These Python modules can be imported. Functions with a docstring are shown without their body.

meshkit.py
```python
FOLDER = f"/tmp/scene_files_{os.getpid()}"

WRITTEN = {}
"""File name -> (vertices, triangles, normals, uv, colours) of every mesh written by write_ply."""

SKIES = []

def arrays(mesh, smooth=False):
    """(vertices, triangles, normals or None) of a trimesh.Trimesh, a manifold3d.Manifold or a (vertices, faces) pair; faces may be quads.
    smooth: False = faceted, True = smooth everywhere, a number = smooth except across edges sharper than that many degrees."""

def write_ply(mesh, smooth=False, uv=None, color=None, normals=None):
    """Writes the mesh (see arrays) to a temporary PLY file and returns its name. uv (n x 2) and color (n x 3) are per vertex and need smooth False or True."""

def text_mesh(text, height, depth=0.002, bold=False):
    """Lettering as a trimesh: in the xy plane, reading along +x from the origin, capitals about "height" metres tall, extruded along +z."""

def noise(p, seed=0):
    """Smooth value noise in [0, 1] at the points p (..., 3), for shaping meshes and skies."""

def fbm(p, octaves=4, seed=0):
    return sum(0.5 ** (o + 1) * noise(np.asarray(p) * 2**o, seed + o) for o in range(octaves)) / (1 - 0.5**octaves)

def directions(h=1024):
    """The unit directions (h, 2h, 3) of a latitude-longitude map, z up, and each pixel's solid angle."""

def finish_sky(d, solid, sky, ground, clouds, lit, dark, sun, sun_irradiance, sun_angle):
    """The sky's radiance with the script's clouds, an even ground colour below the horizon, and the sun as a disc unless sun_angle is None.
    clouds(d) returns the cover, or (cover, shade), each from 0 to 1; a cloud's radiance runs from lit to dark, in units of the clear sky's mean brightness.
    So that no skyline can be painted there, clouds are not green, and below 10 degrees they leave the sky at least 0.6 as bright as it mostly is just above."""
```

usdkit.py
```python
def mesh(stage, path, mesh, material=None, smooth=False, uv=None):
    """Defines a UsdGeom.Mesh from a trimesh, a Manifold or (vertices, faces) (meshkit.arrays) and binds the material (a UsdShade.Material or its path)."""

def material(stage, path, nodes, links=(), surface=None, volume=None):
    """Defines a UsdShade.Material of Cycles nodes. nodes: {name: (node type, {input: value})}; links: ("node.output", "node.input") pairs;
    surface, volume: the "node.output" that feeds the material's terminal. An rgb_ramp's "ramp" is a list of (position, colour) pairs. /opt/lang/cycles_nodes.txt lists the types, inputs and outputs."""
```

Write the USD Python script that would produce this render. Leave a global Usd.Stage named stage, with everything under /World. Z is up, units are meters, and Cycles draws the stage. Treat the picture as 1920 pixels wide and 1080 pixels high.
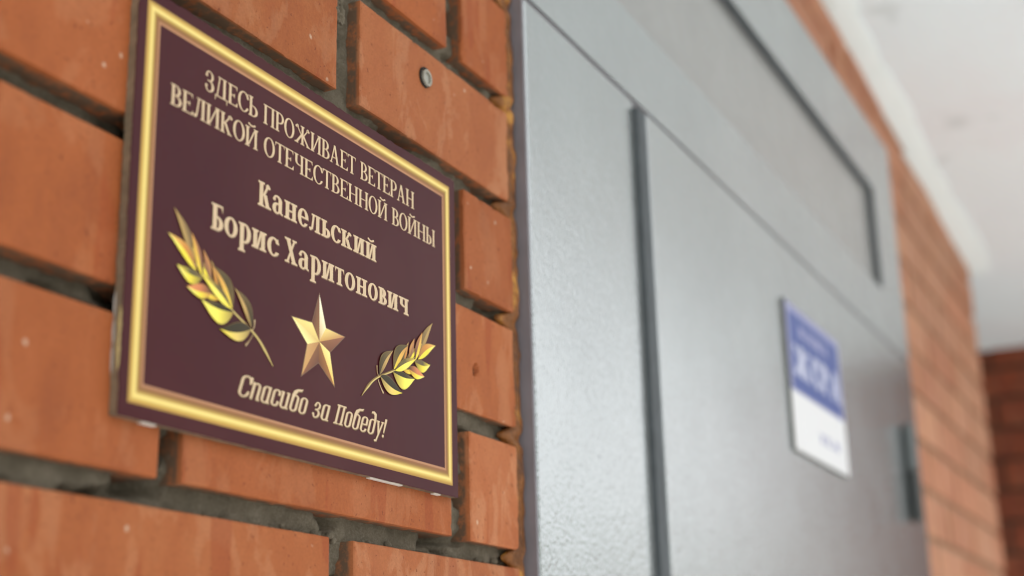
import math, random
import numpy as np, trimesh, shapely
from shapely import affinity
from shapely.geometry import Polygon, box as sbox, LineString, Point
from shapely.ops import unary_union
import manifold3d as m3
import usdkit, meshkit
from pxr import Usd, UsdGeom, UsdLux, UsdShade, Gf, Sdf, Vt

stage = Usd.Stage.CreateInMemory()
UsdGeom.Xform.Define(stage, '/World')
stage.SetDefaultPrim(stage.GetPrimAtPath('/World'))
UsdGeom.Scope.Define(stage, '/World/Looks')

# ---------------------------------------------------------------- camera, sky, sun, exposure
S = 0.41            # metres from the lens to the face of the plaque, square to the wall
DB = 1.0132         # the brick face, in units of S
H = 1.5             # lens height above the porch floor
YAW, PITCH, ROLL, FPX = math.radians(25.958), math.radians(16.383), math.radians(-1.447), 2699.3
fw = np.array([math.cos(PITCH) * math.cos(YAW), math.cos(PITCH) * math.sin(YAW), math.sin(PITCH)])
r0 = np.array([math.sin(YAW), -math.cos(YAW), 0.0])
u0 = np.cross(r0, fw)
rt = math.cos(ROLL) * r0 + math.sin(ROLL) * u0
up = -math.sin(ROLL) * r0 + math.cos(ROLL) * u0
cam = UsdGeom.Camera.Define(stage, '/World/camera')
EYE = np.array([0.0, -S * DB, H])
M = np.eye(4)
M[0, :3], M[1, :3], M[2, :3], M[3, :3] = rt, up, -fw, EYE
cam.AddTransformOp().Set(Gf.Matrix4d(*M.ravel().tolist()))
cam.CreateHorizontalApertureAttr(36.0)
cam.CreateVerticalApertureAttr(20.25)
cam.CreateFocalLengthAttr(36.0 * FPX / 1920)
cam.CreateFStopAttr(4.8)
cam.CreateFocusDistanceAttr(0.80)
cam.CreateClippingRangeAttr(Gf.Vec2f(0.02, 2000))
cam.CreateExposureAttr(0.30)

SUN_EL, SUN_AZ = math.radians(62), math.radians(-160)     # azimuth = atan2(x, y) of the direction towards the sun
to_sun = np.array([math.cos(SUN_EL) * math.sin(SUN_AZ), math.cos(SUN_EL) * math.cos(SUN_AZ), math.sin(SUN_EL)])
dome = UsdLux.DomeLight.Define(stage, '/World/sky')
dome.GetPrim().SetCustomDataByKey('kind', 'structure')
skym = usdkit.material(stage, '/World/Looks/overcast_sky', {
    'sky': ('sky_texture', {'sky_type': 'single_scattering', 'sun_disc': False, 'sun_elevation': SUN_EL, 'sun_rotation': SUN_AZ, 'aerosol_density': 2.0}),
    'tc': ('texture_coordinate', {}),
    'n': ('noise_texture', {'scale': 2.2, 'detail': 4.0}),
    'ramp': ('rgb_ramp', {'ramp': [(0.25, (8.2, 8.2, 8.2)), (0.75, (13.4, 13.3, 13.1))]}),
    'mx': ('mix_color', {'fac': 0.85, 'use_clamp': False, 'use_clamp_result': False}),
    'bg': ('background_shader', {'strength': 0.13})},
    [('tc.generated', 'n.vector'), ('n.fac', 'ramp.fac'), ('sky.color', 'mx.a'), ('ramp.color', 'mx.b'), ('mx.result', 'bg.color')], surface='bg.background')
UsdShade.MaterialBindingAPI.Apply(dome.GetPrim()).Bind(skym)
sun = UsdLux.DistantLight.Define(stage, '/World/sun')
sun.CreateIntensityAttr(0.9)
sun.CreateAngleAttr(0.6)
sun.CreateNormalizeAttr(True)
sun.CreateColorAttr(Gf.Vec3f(1.0, 0.98, 0.955))
zz = to_sun
xx = np.cross([0, 0, 1], zz); xx /= np.linalg.norm(xx)
yy = np.cross(zz, xx)
Ms = np.eye(4); Ms[0, :3], Ms[1, :3], Ms[2, :3] = xx, yy, zz
sun.AddTransformOp().Set(Gf.Matrix4d(*Ms.ravel().tolist()))


# ---------------------------------------------------------------- helpers
def lin(*c):
    return tuple(((v / 255) / 12.92 if v / 255 < 0.04045 else ((v / 255 + 0.055) / 1.055) ** 2.4) for v in c)


def W(x, d, z):
    """A point from wall units (along the wall, depth from the lens, height above the lens)."""
    return np.array([S * x, S * (d - DB), H + S * z])


used = {}


def numbered(path):
    n = used.get(path, 0)
    used[path] = n + 1
    return path if n == 0 else f'{path}_{n:03d}'


def thing(name, label=None, cat=None, group=None, kind=None, loc=(0, 0, 0)):
    x = UsdGeom.Xform.Define(stage, numbered('/World/' + name))
    x.AddTranslateOp().Set(Gf.Vec3d(*map(float, loc)))
    tag(x.GetPrim(), label, cat, group, kind)
    return x.GetPrim()


def tag(p, label=None, cat=None, group=None, kind=None):
    for k, v in (('label', label), ('category', cat), ('group', group), ('kind', kind)):
        if v:
            p.SetCustomDataByKey(k, v)
    return p


def offset_of(parent):
    o = np.zeros(3)
    p = parent
    while p and str(p.GetPath()) not in ('/', '/World'):
        a = p.GetAttribute('xformOp:translate')
        if a and a.Get() is not None:
            o += np.array(a.Get())
        p = p.GetParent()
    return o


def obj(name, mesh, mat, parent=None, smooth=False, tint=None, label=None, kind=None):
    """One mesh, given in world coordinates, under its parent."""
    v, f, n = meshkit.arrays(mesh, smooth)
    if parent is not None:
        v = v - offset_of(parent)
    path = numbered((str(parent.GetPath()) if parent is not None else '/World') + '/' + name)
    m = usdkit.mesh(stage, path, (v, f), mat)
    if n is not None:
        m.CreateNormalsAttr(Vt.Vec3fArray.FromNumpy(n.astype(np.float32)))
        m.SetNormalsInterpolation('vertex')
    if tint is not None:
        UsdGeom.PrimvarsAPI(m).CreatePrimvar('tint', Sdf.ValueTypeNames.Color3fArray, 'vertex').Set(Vt.Vec3fArray.FromNumpy(np.asarray(tint, np.float32)))
    tag(m.GetPrim(), label, None, None, kind)
    return m.GetPrim()


def cat(*ms):
    return trimesh.util.concatenate([m for m in ms])


def box(lo, hi, r=0.0):
    lo, hi = np.minimum(lo, hi), np.maximum(lo, hi)
    if r <= 0:
        b = trimesh.creation.box(hi - lo)
        b.apply_translation((lo + hi) / 2)
        return b
    pts = []
    for c in np.ndindex(2, 2, 2):
        p = np.where(np.array(c) == 0, lo, hi)
        s = np.where(np.array(c) == 0, 1, -1)
        for k in range(3):
            q = p + s * r
            q[k] = p[k]
            pts.append(q)
    m = m3.Manifold.hull_points(np.array(pts))
    a = m.to_mesh()
    return trimesh.Trimesh(a.vert_properties[:, :3], a.tri_verts, process=False)


def ubox(x0, x1, d0, d1, z0, z1, r=0.0):
    return box(W(x0, d0, z0), W(x1, d1, z1), r)


def grid(nx, ny):
    i = np.arange((nx + 1) * (ny + 1)).reshape(ny + 1, nx + 1)
    a, b, c, d = i[:-1, :-1].ravel(), i[:-1, 1:].ravel(), i[1:, 1:].ravel(), i[1:, :-1].ravel()
    return np.vstack([np.stack([a, b, c], 1), np.stack([a, c, d], 1)])


def wallbrick(x0, x1, z0, z1, y, seed, n=(46, 18), depth=0.06, holes=(), axis='y', amp=1.0):
    """A fired brick in world metres whose face looks along -y (axis 'y') or -x: softly worn arrises, an uneven face. One closed-front shell."""
    rng = np.random.default_rng(seed)
    nx, nz = n
    e = 0.0016

    def rows(a, b, k):
        return np.concatenate([[a, a + 0.0007, a + e], np.linspace(a + e, b - e, k - 3)[1:-1], [b - e, b - 0.0007, b]])
    xs, zs = rows(x0, x1, nx), rows(z0, z1, nz)
    X, Z = np.meshgrid(xs, zs)
    gx, gz = len(xs) - 1, len(zs) - 1
    p = np.stack([X * 1, Z * 1, np.full_like(X, seed * 3.17)], -1)
    edge = np.minimum(np.minimum(X - x0, x1 - X), np.minimum(Z - z0, z1 - Z))
    rough = (meshkit.fbm(p * np.array([55, 55, 1]), 3, seed) - .5)
    face = 0.0006 * amp * (meshkit.fbm(p * np.array([18, 30, 1]), 3, seed + 5) - .5) * 2
    Y = np.full_like(X, y) + face
    worn = np.clip(1 - edge / e, 0, 1) ** 2 * (0.0006 + 0.0008 * np.clip(rough + .1, 0, 1))
    chips = np.clip(meshkit.fbm(p * np.array([140, 140, 1]), 3, seed + 9) - .62, 0, 1) * 0.010 * np.clip(1 - edge / 0.006, 0, 1)
    Y = Y + worn * amp + chips * amp
    wob = (meshkit.fbm(p * np.array([40, 40, 1]), 3, seed + 21) - .5) * 0.0005 * amp
    B = np.zeros_like(X); B[:, 0] = 1; B[:, -1] = 1; B[0] = 1; B[-1] = 1
    X2 = X + wob * np.where(edge < 0.003, 1, 0)
    Z2 = Z + wob[::1] * np.where(edge < 0.003, 1, 0)
    for hx, hz, hr, hd in holes:
        q = np.hypot((X - hx) / 0.75, Z - hz) / hr
        Y = Y + hd * np.clip(1.25 - q, 0, 1) ** .5
    V = np.stack([X2, Y, Z2], -1).reshape(-1, 3)
    F = grid(gx, gz)
    idx = np.arange((gx + 1) * (gz + 1)).reshape(gz + 1, gx + 1)
    loop = np.concatenate([idx[0, :], idx[1:, -1], idx[-1, :-1][::-1], idx[1:-1, 0][::-1]])
    back = V[loop].copy()
    back[:, 1] = y + depth
    n0 = len(V)
    V = np.vstack([V, back])
    k = len(loop)
    j = np.arange(k); j2 = (j + 1) % k
    sides = np.vstack([np.stack([loop[j], n0 + j, n0 + j2], 1), np.stack([loop[j], n0 + j2, loop[j2]], 1)])
    F = np.vstack([F, sides])
    if axis == 'x':
        V = V[:, [1, 0, 2]]
        F = F[:, ::-1]
    return trimesh.Trimesh(V, F, process=False)


# ---------------------------------------------------------------- materials
def mat(name, nodes, links, surface='p.BSDF', volume=None):
    return usdkit.material(stage, '/World/Looks/' + name, nodes, links, surface=surface, volume=volume)


def brick_material(name, lo, mid, hi, pale=0.5, strength=1.0, joint_shade=0.0):
    return mat(name, {
        'g': ('geometry', {}),
        'oi': ('object_info', {}),
        'off': ('vector_math', {'math_type': 'multiply_add', 'vector2': (1, 1, 1)}),
        'rv': ('combine_xyz', {}),
        'r7': ('math', {'math_type': 'multiply', 'value2': 37.0}),
        'streak_map': ('mapping', {'scale': (42.0, 40.0, 20.0)}),
        'streak': ('noise_texture', {'scale': 1.0, 'detail': 5.0, 'roughness': .6}),
        'blotch_map': ('mapping', {'scale': (30.0, 30.0, 15.0)}),
        'blotch': ('noise_texture', {'scale': 1.0, 'detail': 6.0, 'roughness': .62, 'distortion': .6}),
        'big': ('noise_texture', {'scale': 9.0, 'detail': 3.0}),
        'fine': ('noise_texture', {'scale': 650.0, 'detail': 4.0, 'roughness': .75}),
        'mixn': ('mix_float', {'fac': .4}),
        'ramp': ('rgb_ramp', {'ramp': [(.28, lo), (.48, mid), (.72, hi)]}),
        'smear': ('rgb_ramp', {'ramp': [(.52, (0, 0, 0)), (.555, (.5, .5, .5)), (.75, (1, 1, 1))]}),
        'smear_s': ('math', {'math_type': 'multiply', 'value2': pale}),
        'c1': ('mix_color', {'b': lin(198, 146, 108)}),
        'dark_map': ('mapping', {'scale': (40.0, 40.0, 6.0), 'location': (3.1, 1.7, .4)}),
        'dark': ('noise_texture', {'scale': 1.0, 'detail': 3.0}),
        'dramp': ('rgb_ramp', {'ramp': [(.60, (0, 0, 0)), (.63, (.55, .55, .55)), (.8, (.6, .6, .6))]}),
        'c2': ('mix_color', {'b': lin(150, 72, 36)}),
        'spot': ('voronoi_texture', {'scale': 70.0, 'randomness': 1.0}),
        'spot_n': ('noise_texture', {'scale': 300.0, 'detail': 2.0}),
        'spot_d': ('math', {'math_type': 'multiply_add', 'value2': .16}),
        'spot_w': ('white_noise_texture', {'dimensions': '3D'}),
        'spot_sel': ('math', {'math_type': 'greater_than', 'value2': .76}),
        'spot_r': ('rgb_ramp', {'ramp': [(.12, (1, 1, 1)), (.20, (0, 0, 0))]}),
        'spot_f': ('math', {'math_type': 'multiply'}),
        'spot_f2': ('math', {'math_type': 'multiply', 'value2': .7}),
        'c3': ('mix_color', {'b': lin(205, 180, 155)}),
        'gr': ('math', {'math_type': 'multiply_add', 'value2': .62, 'value3': .69}),
        'bv': ('math', {'math_type': 'multiply_add', 'value2': .17, 'value3': -.09}), 'gv': ('math', {'math_type': 'add'}),
        'c4': ('mix_color', {'blend_type': 'multiply', 'fac': 1.0, 'use_clamp': False}),
        'grc': ('combine_color', {}),
        'pos': ('separate_xyz', {}),
        'ry': ('map_range', {'range_type': 'smoothstep', 'from_min': .0016, 'from_max': .0042, 'to_min': 0.0, 'to_max': joint_shade, 'clamp': True}),  # joint shade painted onto the brick sides behind the face, broken by noise
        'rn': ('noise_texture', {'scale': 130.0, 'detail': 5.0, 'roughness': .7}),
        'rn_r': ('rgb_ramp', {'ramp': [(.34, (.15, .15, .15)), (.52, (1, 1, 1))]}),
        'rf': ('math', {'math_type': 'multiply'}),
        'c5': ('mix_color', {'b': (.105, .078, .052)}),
        'pore': ('noise_texture', {'scale': 280.0, 'detail': 3.0, 'roughness': .65}),
        'pore_r': ('rgb_ramp', {'ramp': [(.63, (0, 0, 0)), (.70, (.75, .75, .75))]}),
        'c6': ('mix_color', {'b': lin(112, 54, 28)}),
        'hb': ('math', {'math_type': 'multiply_add', 'value2': .5}),
        'bump': ('bump', {'strength': .6 * strength, 'distance': .0007}),
        'rr': ('math', {'math_type': 'multiply_add', 'value2': .25, 'value3': .62}),
        'p': ('principled_bsdf', {'specular_ior_level': .3, 'diffuse_roughness': .6})},
        [('oi.random', 'r7.value1'), ('r7.value', 'rv.x'), ('r7.value', 'rv.z'), ('g.position', 'off.vector1'), ('rv.vector', 'off.vector3'),
         ('off.vector', 'streak_map.vector'), ('streak_map.vector', 'streak.vector'),
         ('off.vector', 'blotch_map.vector'), ('blotch_map.vector', 'blotch.vector'), ('off.vector', 'big.vector'), ('off.vector', 'fine.vector'),
         ('streak.fac', 'mixn.a'), ('big.fac', 'mixn.b'), ('mixn.result', 'ramp.fac'),
         ('blotch.fac', 'smear.fac'), ('smear.color', 'smear_s.value1'), ('ramp.color', 'c1.a'), ('smear_s.value', 'c1.fac'),
         ('off.vector', 'dark_map.vector'), ('dark_map.vector', 'dark.vector'), ('dark.fac', 'dramp.fac'), ('dramp.color', 'c2.fac'), ('c1.result', 'c2.a'),
         ('off.vector', 'spot.vector'), ('off.vector', 'spot_n.vector'), ('spot_n.fac', 'spot_d.value1'), ('spot.distance', 'spot_d.value3'),
         ('spot.position', 'spot_w.vector'), ('spot_w.value', 'spot_sel.value1'),
         ('spot_d.value', 'spot_r.fac'), ('spot_r.color', 'spot_f.value1'), ('spot_sel.value', 'spot_f.value2'), ('spot_f.value', 'spot_f2.value1'), ('spot_f2.value', 'c3.fac'), ('c2.result', 'c3.a'),
         ('fine.fac', 'gr.value1'), ('oi.random', 'bv.value1'), ('gr.value', 'gv.value1'), ('bv.value', 'gv.value2'), ('gv.value', 'grc.r'), ('gv.value', 'grc.g'), ('gv.value', 'grc.b'), ('c3.result', 'c4.a'), ('grc.color', 'c4.b'),
         ('fine.fac', 'hb.value1'), ('blotch.fac', 'hb.value3'), ('hb.value', 'bump.height'), ('bump.normal', 'p.normal'),
         ('streak.fac', 'rr.value1'), ('rr.value', 'p.roughness'),
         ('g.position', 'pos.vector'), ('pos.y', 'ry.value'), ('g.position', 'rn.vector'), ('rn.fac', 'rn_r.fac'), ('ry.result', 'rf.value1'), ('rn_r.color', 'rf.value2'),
         ('off.vector', 'pore.vector'), ('pore.fac', 'pore_r.fac'), ('pore_r.color', 'c6.fac'), ('c4.result', 'c6.a'),
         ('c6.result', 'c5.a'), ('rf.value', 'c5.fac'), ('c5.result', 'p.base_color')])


BR = [brick_material('brick_orange', lin(145, 76, 39), lin(164, 93, 51), lin(174, 108, 66), .30, joint_shade=.9),
      brick_material('brick_orange_pale', lin(151, 82, 45), lin(168, 98, 58), lin(178, 113, 73), .5, joint_shade=.9),
      brick_material('brick_orange_red', lin(141, 73, 38), lin(160, 88, 46), lin(172, 100, 60), .2, joint_shade=.9)]
BRP = [brick_material('brick_veiled', lin(166, 116, 90), lin(182, 132, 105), lin(192, 148, 124), .6),  # veil of reflected light painted into the pier bricks' base colour
       brick_material('brick_veiled_red', lin(164, 108, 80), lin(180, 124, 97), lin(190, 138, 112), .5)]
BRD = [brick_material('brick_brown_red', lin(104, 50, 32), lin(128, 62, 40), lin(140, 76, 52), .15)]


def simple(name, color, rough=.6, metallic=0.0, noise=0.0, scale=30.0, bump=0.0, bscale=200.0, bdist=.001, spec=.5, coat=0.0):
    nodes = {'g': ('geometry', {}), 'p': ('principled_bsdf', {'base_color': color, 'roughness': rough, 'metallic': metallic, 'specular_ior_level': spec, 'coat_weight': coat})}
    links = []
    if noise:
        a = np.array(color)
        nodes |= {'n': ('noise_texture', {'scale': scale, 'detail': 5.0, 'roughness': .6}), 'ramp': ('rgb_ramp', {'ramp': [(.3, tuple(a * (1 - noise))), (.7, tuple(np.minimum(a * (1 + noise), .95)))]})}
        links += [('g.position', 'n.vector'), ('n.fac', 'ramp.fac'), ('ramp.color', 'p.base_color')]
    if bump:
        nodes |= {'bn': ('noise_texture', {'scale': bscale, 'detail': 4.0, 'roughness': .6}), 'bump': ('bump', {'strength': bump, 'distance': bdist})}
        links += [('g.position', 'bn.vector'), ('bn.fac', 'bump.height'), ('bump.normal', 'p.normal')]
    return mat(name, nodes, links)


def tinted(name, rough=.45, metallic=0.0, spec=.5, grain=.06):
    return mat(name, {'a': ('attribute', {'attribute': 'tint'}), 'g': ('geometry', {}), 'n': ('noise_texture', {'scale': 1500.0, 'detail': 2.0}),
                      'm': ('math', {'math_type': 'multiply_add', 'value2': grain * 2, 'value3': 1 - grain}), 'cc': ('combine_color', {}), 'x': ('mix_color', {'blend_type': 'multiply', 'fac': 1.0}),
                      'p': ('principled_bsdf', {'roughness': rough, 'metallic': metallic, 'specular_ior_level': spec})},
               [('g.position', 'n.vector'), ('n.fac', 'm.value1'), ('m.value', 'cc.r'), ('m.value', 'cc.g'), ('m.value', 'cc.b'), ('a.color', 'x.a'), ('cc.color', 'x.b'), ('x.result', 'p.base_color')])


MORTAR = mat('mortar', {
    'g': ('geometry', {}), 'n': ('noise_texture', {'scale': 60.0, 'detail': 6.0, 'roughness': .7}), 'n2': ('noise_texture', {'scale': 700.0, 'detail': 4.0, 'roughness': .75}),
    'r': ('rgb_ramp', {'ramp': [(.3, (.112, .094, .066)), (.5, (.188, .160, .116)), (.72, (.31, .268, .205))]}), 'mx': ('mix_float', {'fac': .45}),
    'b': ('bump', {'strength': 1.0, 'distance': .0022}), 'p': ('principled_bsdf', {'roughness': .95, 'specular_ior_level': .15})},
    [('g.position', 'n.vector'), ('g.position', 'n2.vector'), ('n.fac', 'mx.a'), ('n2.fac', 'mx.b'), ('mx.result', 'r.fac'), ('r.color', 'p.base_color'), ('n2.fac', 'b.height'), ('b.normal', 'p.normal')])
FOAM = mat('foam', {
    'g': ('geometry', {}), 'n': ('noise_texture', {'scale': 45.0, 'detail': 6.0, 'roughness': .65}), 'n2': ('noise_texture', {'scale': 420.0, 'detail': 3.0}),
    'r': ('rgb_ramp', {'ramp': [(.36, lin(84, 48, 18)), (.54, lin(132, 80, 30)), (.70, lin(200, 144, 60))]}),
    'b': ('bump', {'strength': .8, 'distance': .002}), 'p': ('principled_bsdf', {'roughness': .55, 'specular_ior_level': .4})},
    [('g.position', 'n.vector'), ('g.position', 'n2.vector'), ('n.fac', 'r.fac'), ('r.color', 'p.base_color'), ('n2.fac', 'b.height'), ('b.normal', 'p.normal')])
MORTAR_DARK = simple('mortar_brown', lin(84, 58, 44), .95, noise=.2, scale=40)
MORTAR_WARM = simple('mortar_warm', lin(150, 118, 92), .95, noise=.2, scale=40)
def door_paint(name, col, rough, bumpk=.8, metal=.72):
    return mat(name, {
        'g': ('geometry', {}), 'big': ('noise_texture', {'scale': 6.0, 'detail': 4.0}), 'r': ('rgb_ramp', {'ramp': [(.3, tuple(.94 * c for c in col)), (.7, tuple(1.04 * c for c in col))]}),
        'peel': ('noise_texture', {'scale': 300.0, 'detail': 2.0, 'roughness': .5}), 'wave': ('noise_texture', {'scale': 9.0, 'detail': 1.0}),
        'h': ('math', {'math_type': 'multiply_add', 'value2': .8}),
        'b': ('bump', {'strength': bumpk, 'distance': .0006}),
        'rn': ('noise_texture', {'scale': 14.0, 'detail': 4.0}), 'rm': ('math', {'math_type': 'multiply_add', 'value2': .12, 'value3': rough - .06}),
        'p': ('principled_bsdf', {'specular_ior_level': .5, 'metallic': metal})},
        [('g.position', 'big.vector'), ('big.fac', 'r.fac'), ('r.color', 'p.base_color'), ('g.position', 'peel.vector'), ('g.position', 'wave.vector'), ('wave.fac', 'h.value1'), ('peel.fac', 'h.value3'),
         ('h.value', 'b.height'), ('b.normal', 'p.normal'), ('g.position', 'rn.vector'), ('rn.fac', 'rm.value1'), ('rm.value', 'p.roughness')])


DOOR = door_paint('grey_door_paint', lin(173, 178, 179), .14)
DOOR2 = door_paint('grey_transom_paint', lin(160, 160, 159), .22, .10, .3)
FRAME_SIDE = simple('frame_grey', lin(120, 116, 122), .5, noise=.1, scale=40)
RUBBER_GAP_SHADE = simple('rubber_gap_shade', lin(74, 80, 84), .7, noise=.15, scale=60)
HINGE_L = simple('hinge_grey', lin(92, 98, 99), .4)
HINGE_D = simple('hinge_black', lin(46, 50, 50), .4)
GALV = simple('galvanised', lin(170, 168, 158), .4, metallic=.7, noise=.2, scale=400)
PLUGGREY = simple('plug_grey', lin(150, 146, 134), .6, noise=.15, scale=600)
BLACK = simple('dark_hole', lin(40, 34, 28), .9)
CEIL = mat('ceiling_paint', {
    'g': ('geometry', {}), 'n': ('noise_texture', {'scale': 2.2, 'detail': 6.0, 'roughness': .6}), 'n2': ('noise_texture', {'scale': 9.0, 'detail': 5.0}), 'n3': ('noise_texture', {'scale': 120.0, 'detail': 3.0}),
    'r': ('rgb_ramp', {'ramp': [(.35, lin(232, 242, 248)), (.55, lin(235, 245, 250)), (.7, lin(234, 240, 245))]}),
    'r2': ('rgb_ramp', {'ramp': [(.24, (.82, .83, .82)), (.34, (1, 1, 1))]}), 'x': ('mix_color', {'blend_type': 'multiply', 'fac': 1.0}),
    'b': ('bump', {'strength': .4, 'distance': .002}), 'p': ('principled_bsdf', {'roughness': .85, 'specular_ior_level': .2})},
    [('g.position', 'n.vector'), ('g.position', 'n2.vector'), ('g.position', 'n3.vector'), ('n.fac', 'r.fac'), ('n2.fac', 'r2.fac'), ('r.color', 'x.a'), ('r2.color', 'x.b'), ('x.result', 'p.base_color'), ('n3.fac', 'b.height'), ('b.normal', 'p.normal')])
COVE = mat('whitewashed_plaster', {
    'g': ('geometry', {}), 'n2': ('noise_texture', {'scale': 13.0, 'detail': 3.0}), 'n3': ('noise_texture', {'scale': 90.0, 'detail': 4.0}),
    'r2': ('rgb_ramp', {'ramp': [(.30, lin(176, 178, 166)), (.38, lin(238, 249, 251)), (.7, lin(240, 250, 252))]}),
    'b': ('bump', {'strength': .6, 'distance': .003}), 'p': ('principled_bsdf', {'roughness': .85, 'specular_ior_level': .2})},
    [('g.position', 'n2.vector'), ('g.position', 'n3.vector'), ('n2.fac', 'r2.fac'), ('r2.color', 'p.base_color'), ('n3.fac', 'b.height'), ('b.normal', 'p.normal')])
CONC = simple('concrete', (.55, .54, .52), .9, noise=.15, scale=5, bump=.4, bscale=80)
ASPH = simple('asphalt', (.07, .07, .07), .9, noise=.25, scale=3, bump=.5, bscale=150)
GRASS = simple('lawn_soil', (.06, .09, .03), .95, noise=.35, scale=2)
LEAF = mat('tree_leaf', {'oi': ('geometry', {}), 'n': ('noise_texture', {'scale': 1.3, 'detail': 3.0}), 'r': ('rgb_ramp', {'ramp': [(.3, (.035, .075, .018)), (.7, (.10, .16, .045))]}),
                         'p': ('principled_bsdf', {'roughness': .55}), 't': ('translucent_bsdf', {'color': (.12, .2, .04)}), 'm': ('mix_closure', {'fac': .3})},
           [('oi.position', 'n.vector'), ('n.fac', 'r.fac'), ('r.color', 'p.base_color'), ('p.BSDF', 'm.closure1'), ('t.BSDF', 'm.closure2')], surface='m.closure')
BARK = simple('bark', (.12, .09, .07), .9, noise=.3, scale=12, bump=.8, bscale=30, bdist=.02)
PLQ = mat('maroon_print', {
    'g': ('geometry', {}), 'n': ('noise_texture', {'scale': 9.0, 'detail': 3.0}), 'r': ('rgb_ramp', {'ramp': [(.28, (.050, .0082, .0130)), (.5, (.058, .0105, .0135)), (.74, (.068, .0150, .0165))]}),
    'sm': ('mapping', {'scale': (120.0, 120.0, 12.0)}), 'sn': ('noise_texture', {'scale': 1.0, 'detail': 4.0}), 'rr': ('math', {'math_type': 'multiply_add', 'value2': .06, 'value3': .36}),
    'bn': ('noise_texture', {'scale': 1400.0, 'detail': 2.0}), 'b': ('bump', {'strength': .12, 'distance': .0002}),
    'p': ('principled_bsdf', {'specular_ior_level': .12})},
    [('g.position', 'n.vector'), ('n.fac', 'r.fac'), ('r.color', 'p.base_color'), ('g.position', 'sm.vector'), ('sm.vector', 'sn.vector'), ('sn.fac', 'rr.value1'), ('rr.value', 'p.roughness'),
     ('g.position', 'bn.vector'), ('bn.fac', 'b.height'), ('b.normal', 'p.normal')])
PLQ_EDGE = simple('plaque_edge', lin(120, 104, 84), .6, noise=.35, scale=90, bump=.5, bscale=300)
LETTER = simple('beige_print', lin(208, 182, 146), .45, noise=.05, scale=200)
LETTER_RIM = simple('brown_print', lin(112, 80, 58), .5)
LETTER2_RIM = simple('olive_print', lin(128, 104, 70), .5)
GOLD = tinted('gold_print', .42, spec=.2)
TAPE = simple('white_foam_tape', lin(206, 200, 192), .8)
GLUE = simple('yellow_glue', lin(186, 168, 112), .35)
SIGN_PALE = simple('sign_pale_print', lin(186, 190, 214), .4, spec=.2)
GLUE2 = simple('grey_glue', lin(170, 160, 152), .5)
SIGN_BLUE = simple('sign_blue', lin(70, 88, 150), .4, spec=.2)
SIGN_WHITE = simple('sign_white', lin(226, 227, 230), .45, spec=.3)
SIGN_EDGE = simple('sign_edge', lin(152, 154, 190), .4, spec=.2)
SIGN_BACK = simple('sign_side', lin(96, 98, 92), .5)


# ---------------------------------------------------------------- ground
def plate(x0, x1, y0, y1, z):
    return trimesh.Trimesh([[x0, y0, z], [x1, y0, z], [x1, y1, z], [x0, y1, z]], [[0, 1, 2], [0, 2, 3]], process=False)


g = obj('ground', plate(-400, 400, -400, 400, -0.32), GRASS); tag(g, kind='structure')
g = obj('road', plate(-60, 60, -9.6, -7.0, -0.316), ASPH); tag(g, kind='structure')
g = obj('porch_floor', box(np.array([-0.9, -1.75, -0.31]), np.array([5.6, 1.2, 0.0]), .01), CONC); tag(g, kind='structure')
g = obj('pavement', box(np.array([-30, -6.9, -0.315]), np.array([30, -1.76, -0.19]), .01), CONC); tag(g, kind='structure')  # unseen, laid wide and pale to bounce light up onto the canopy

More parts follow.
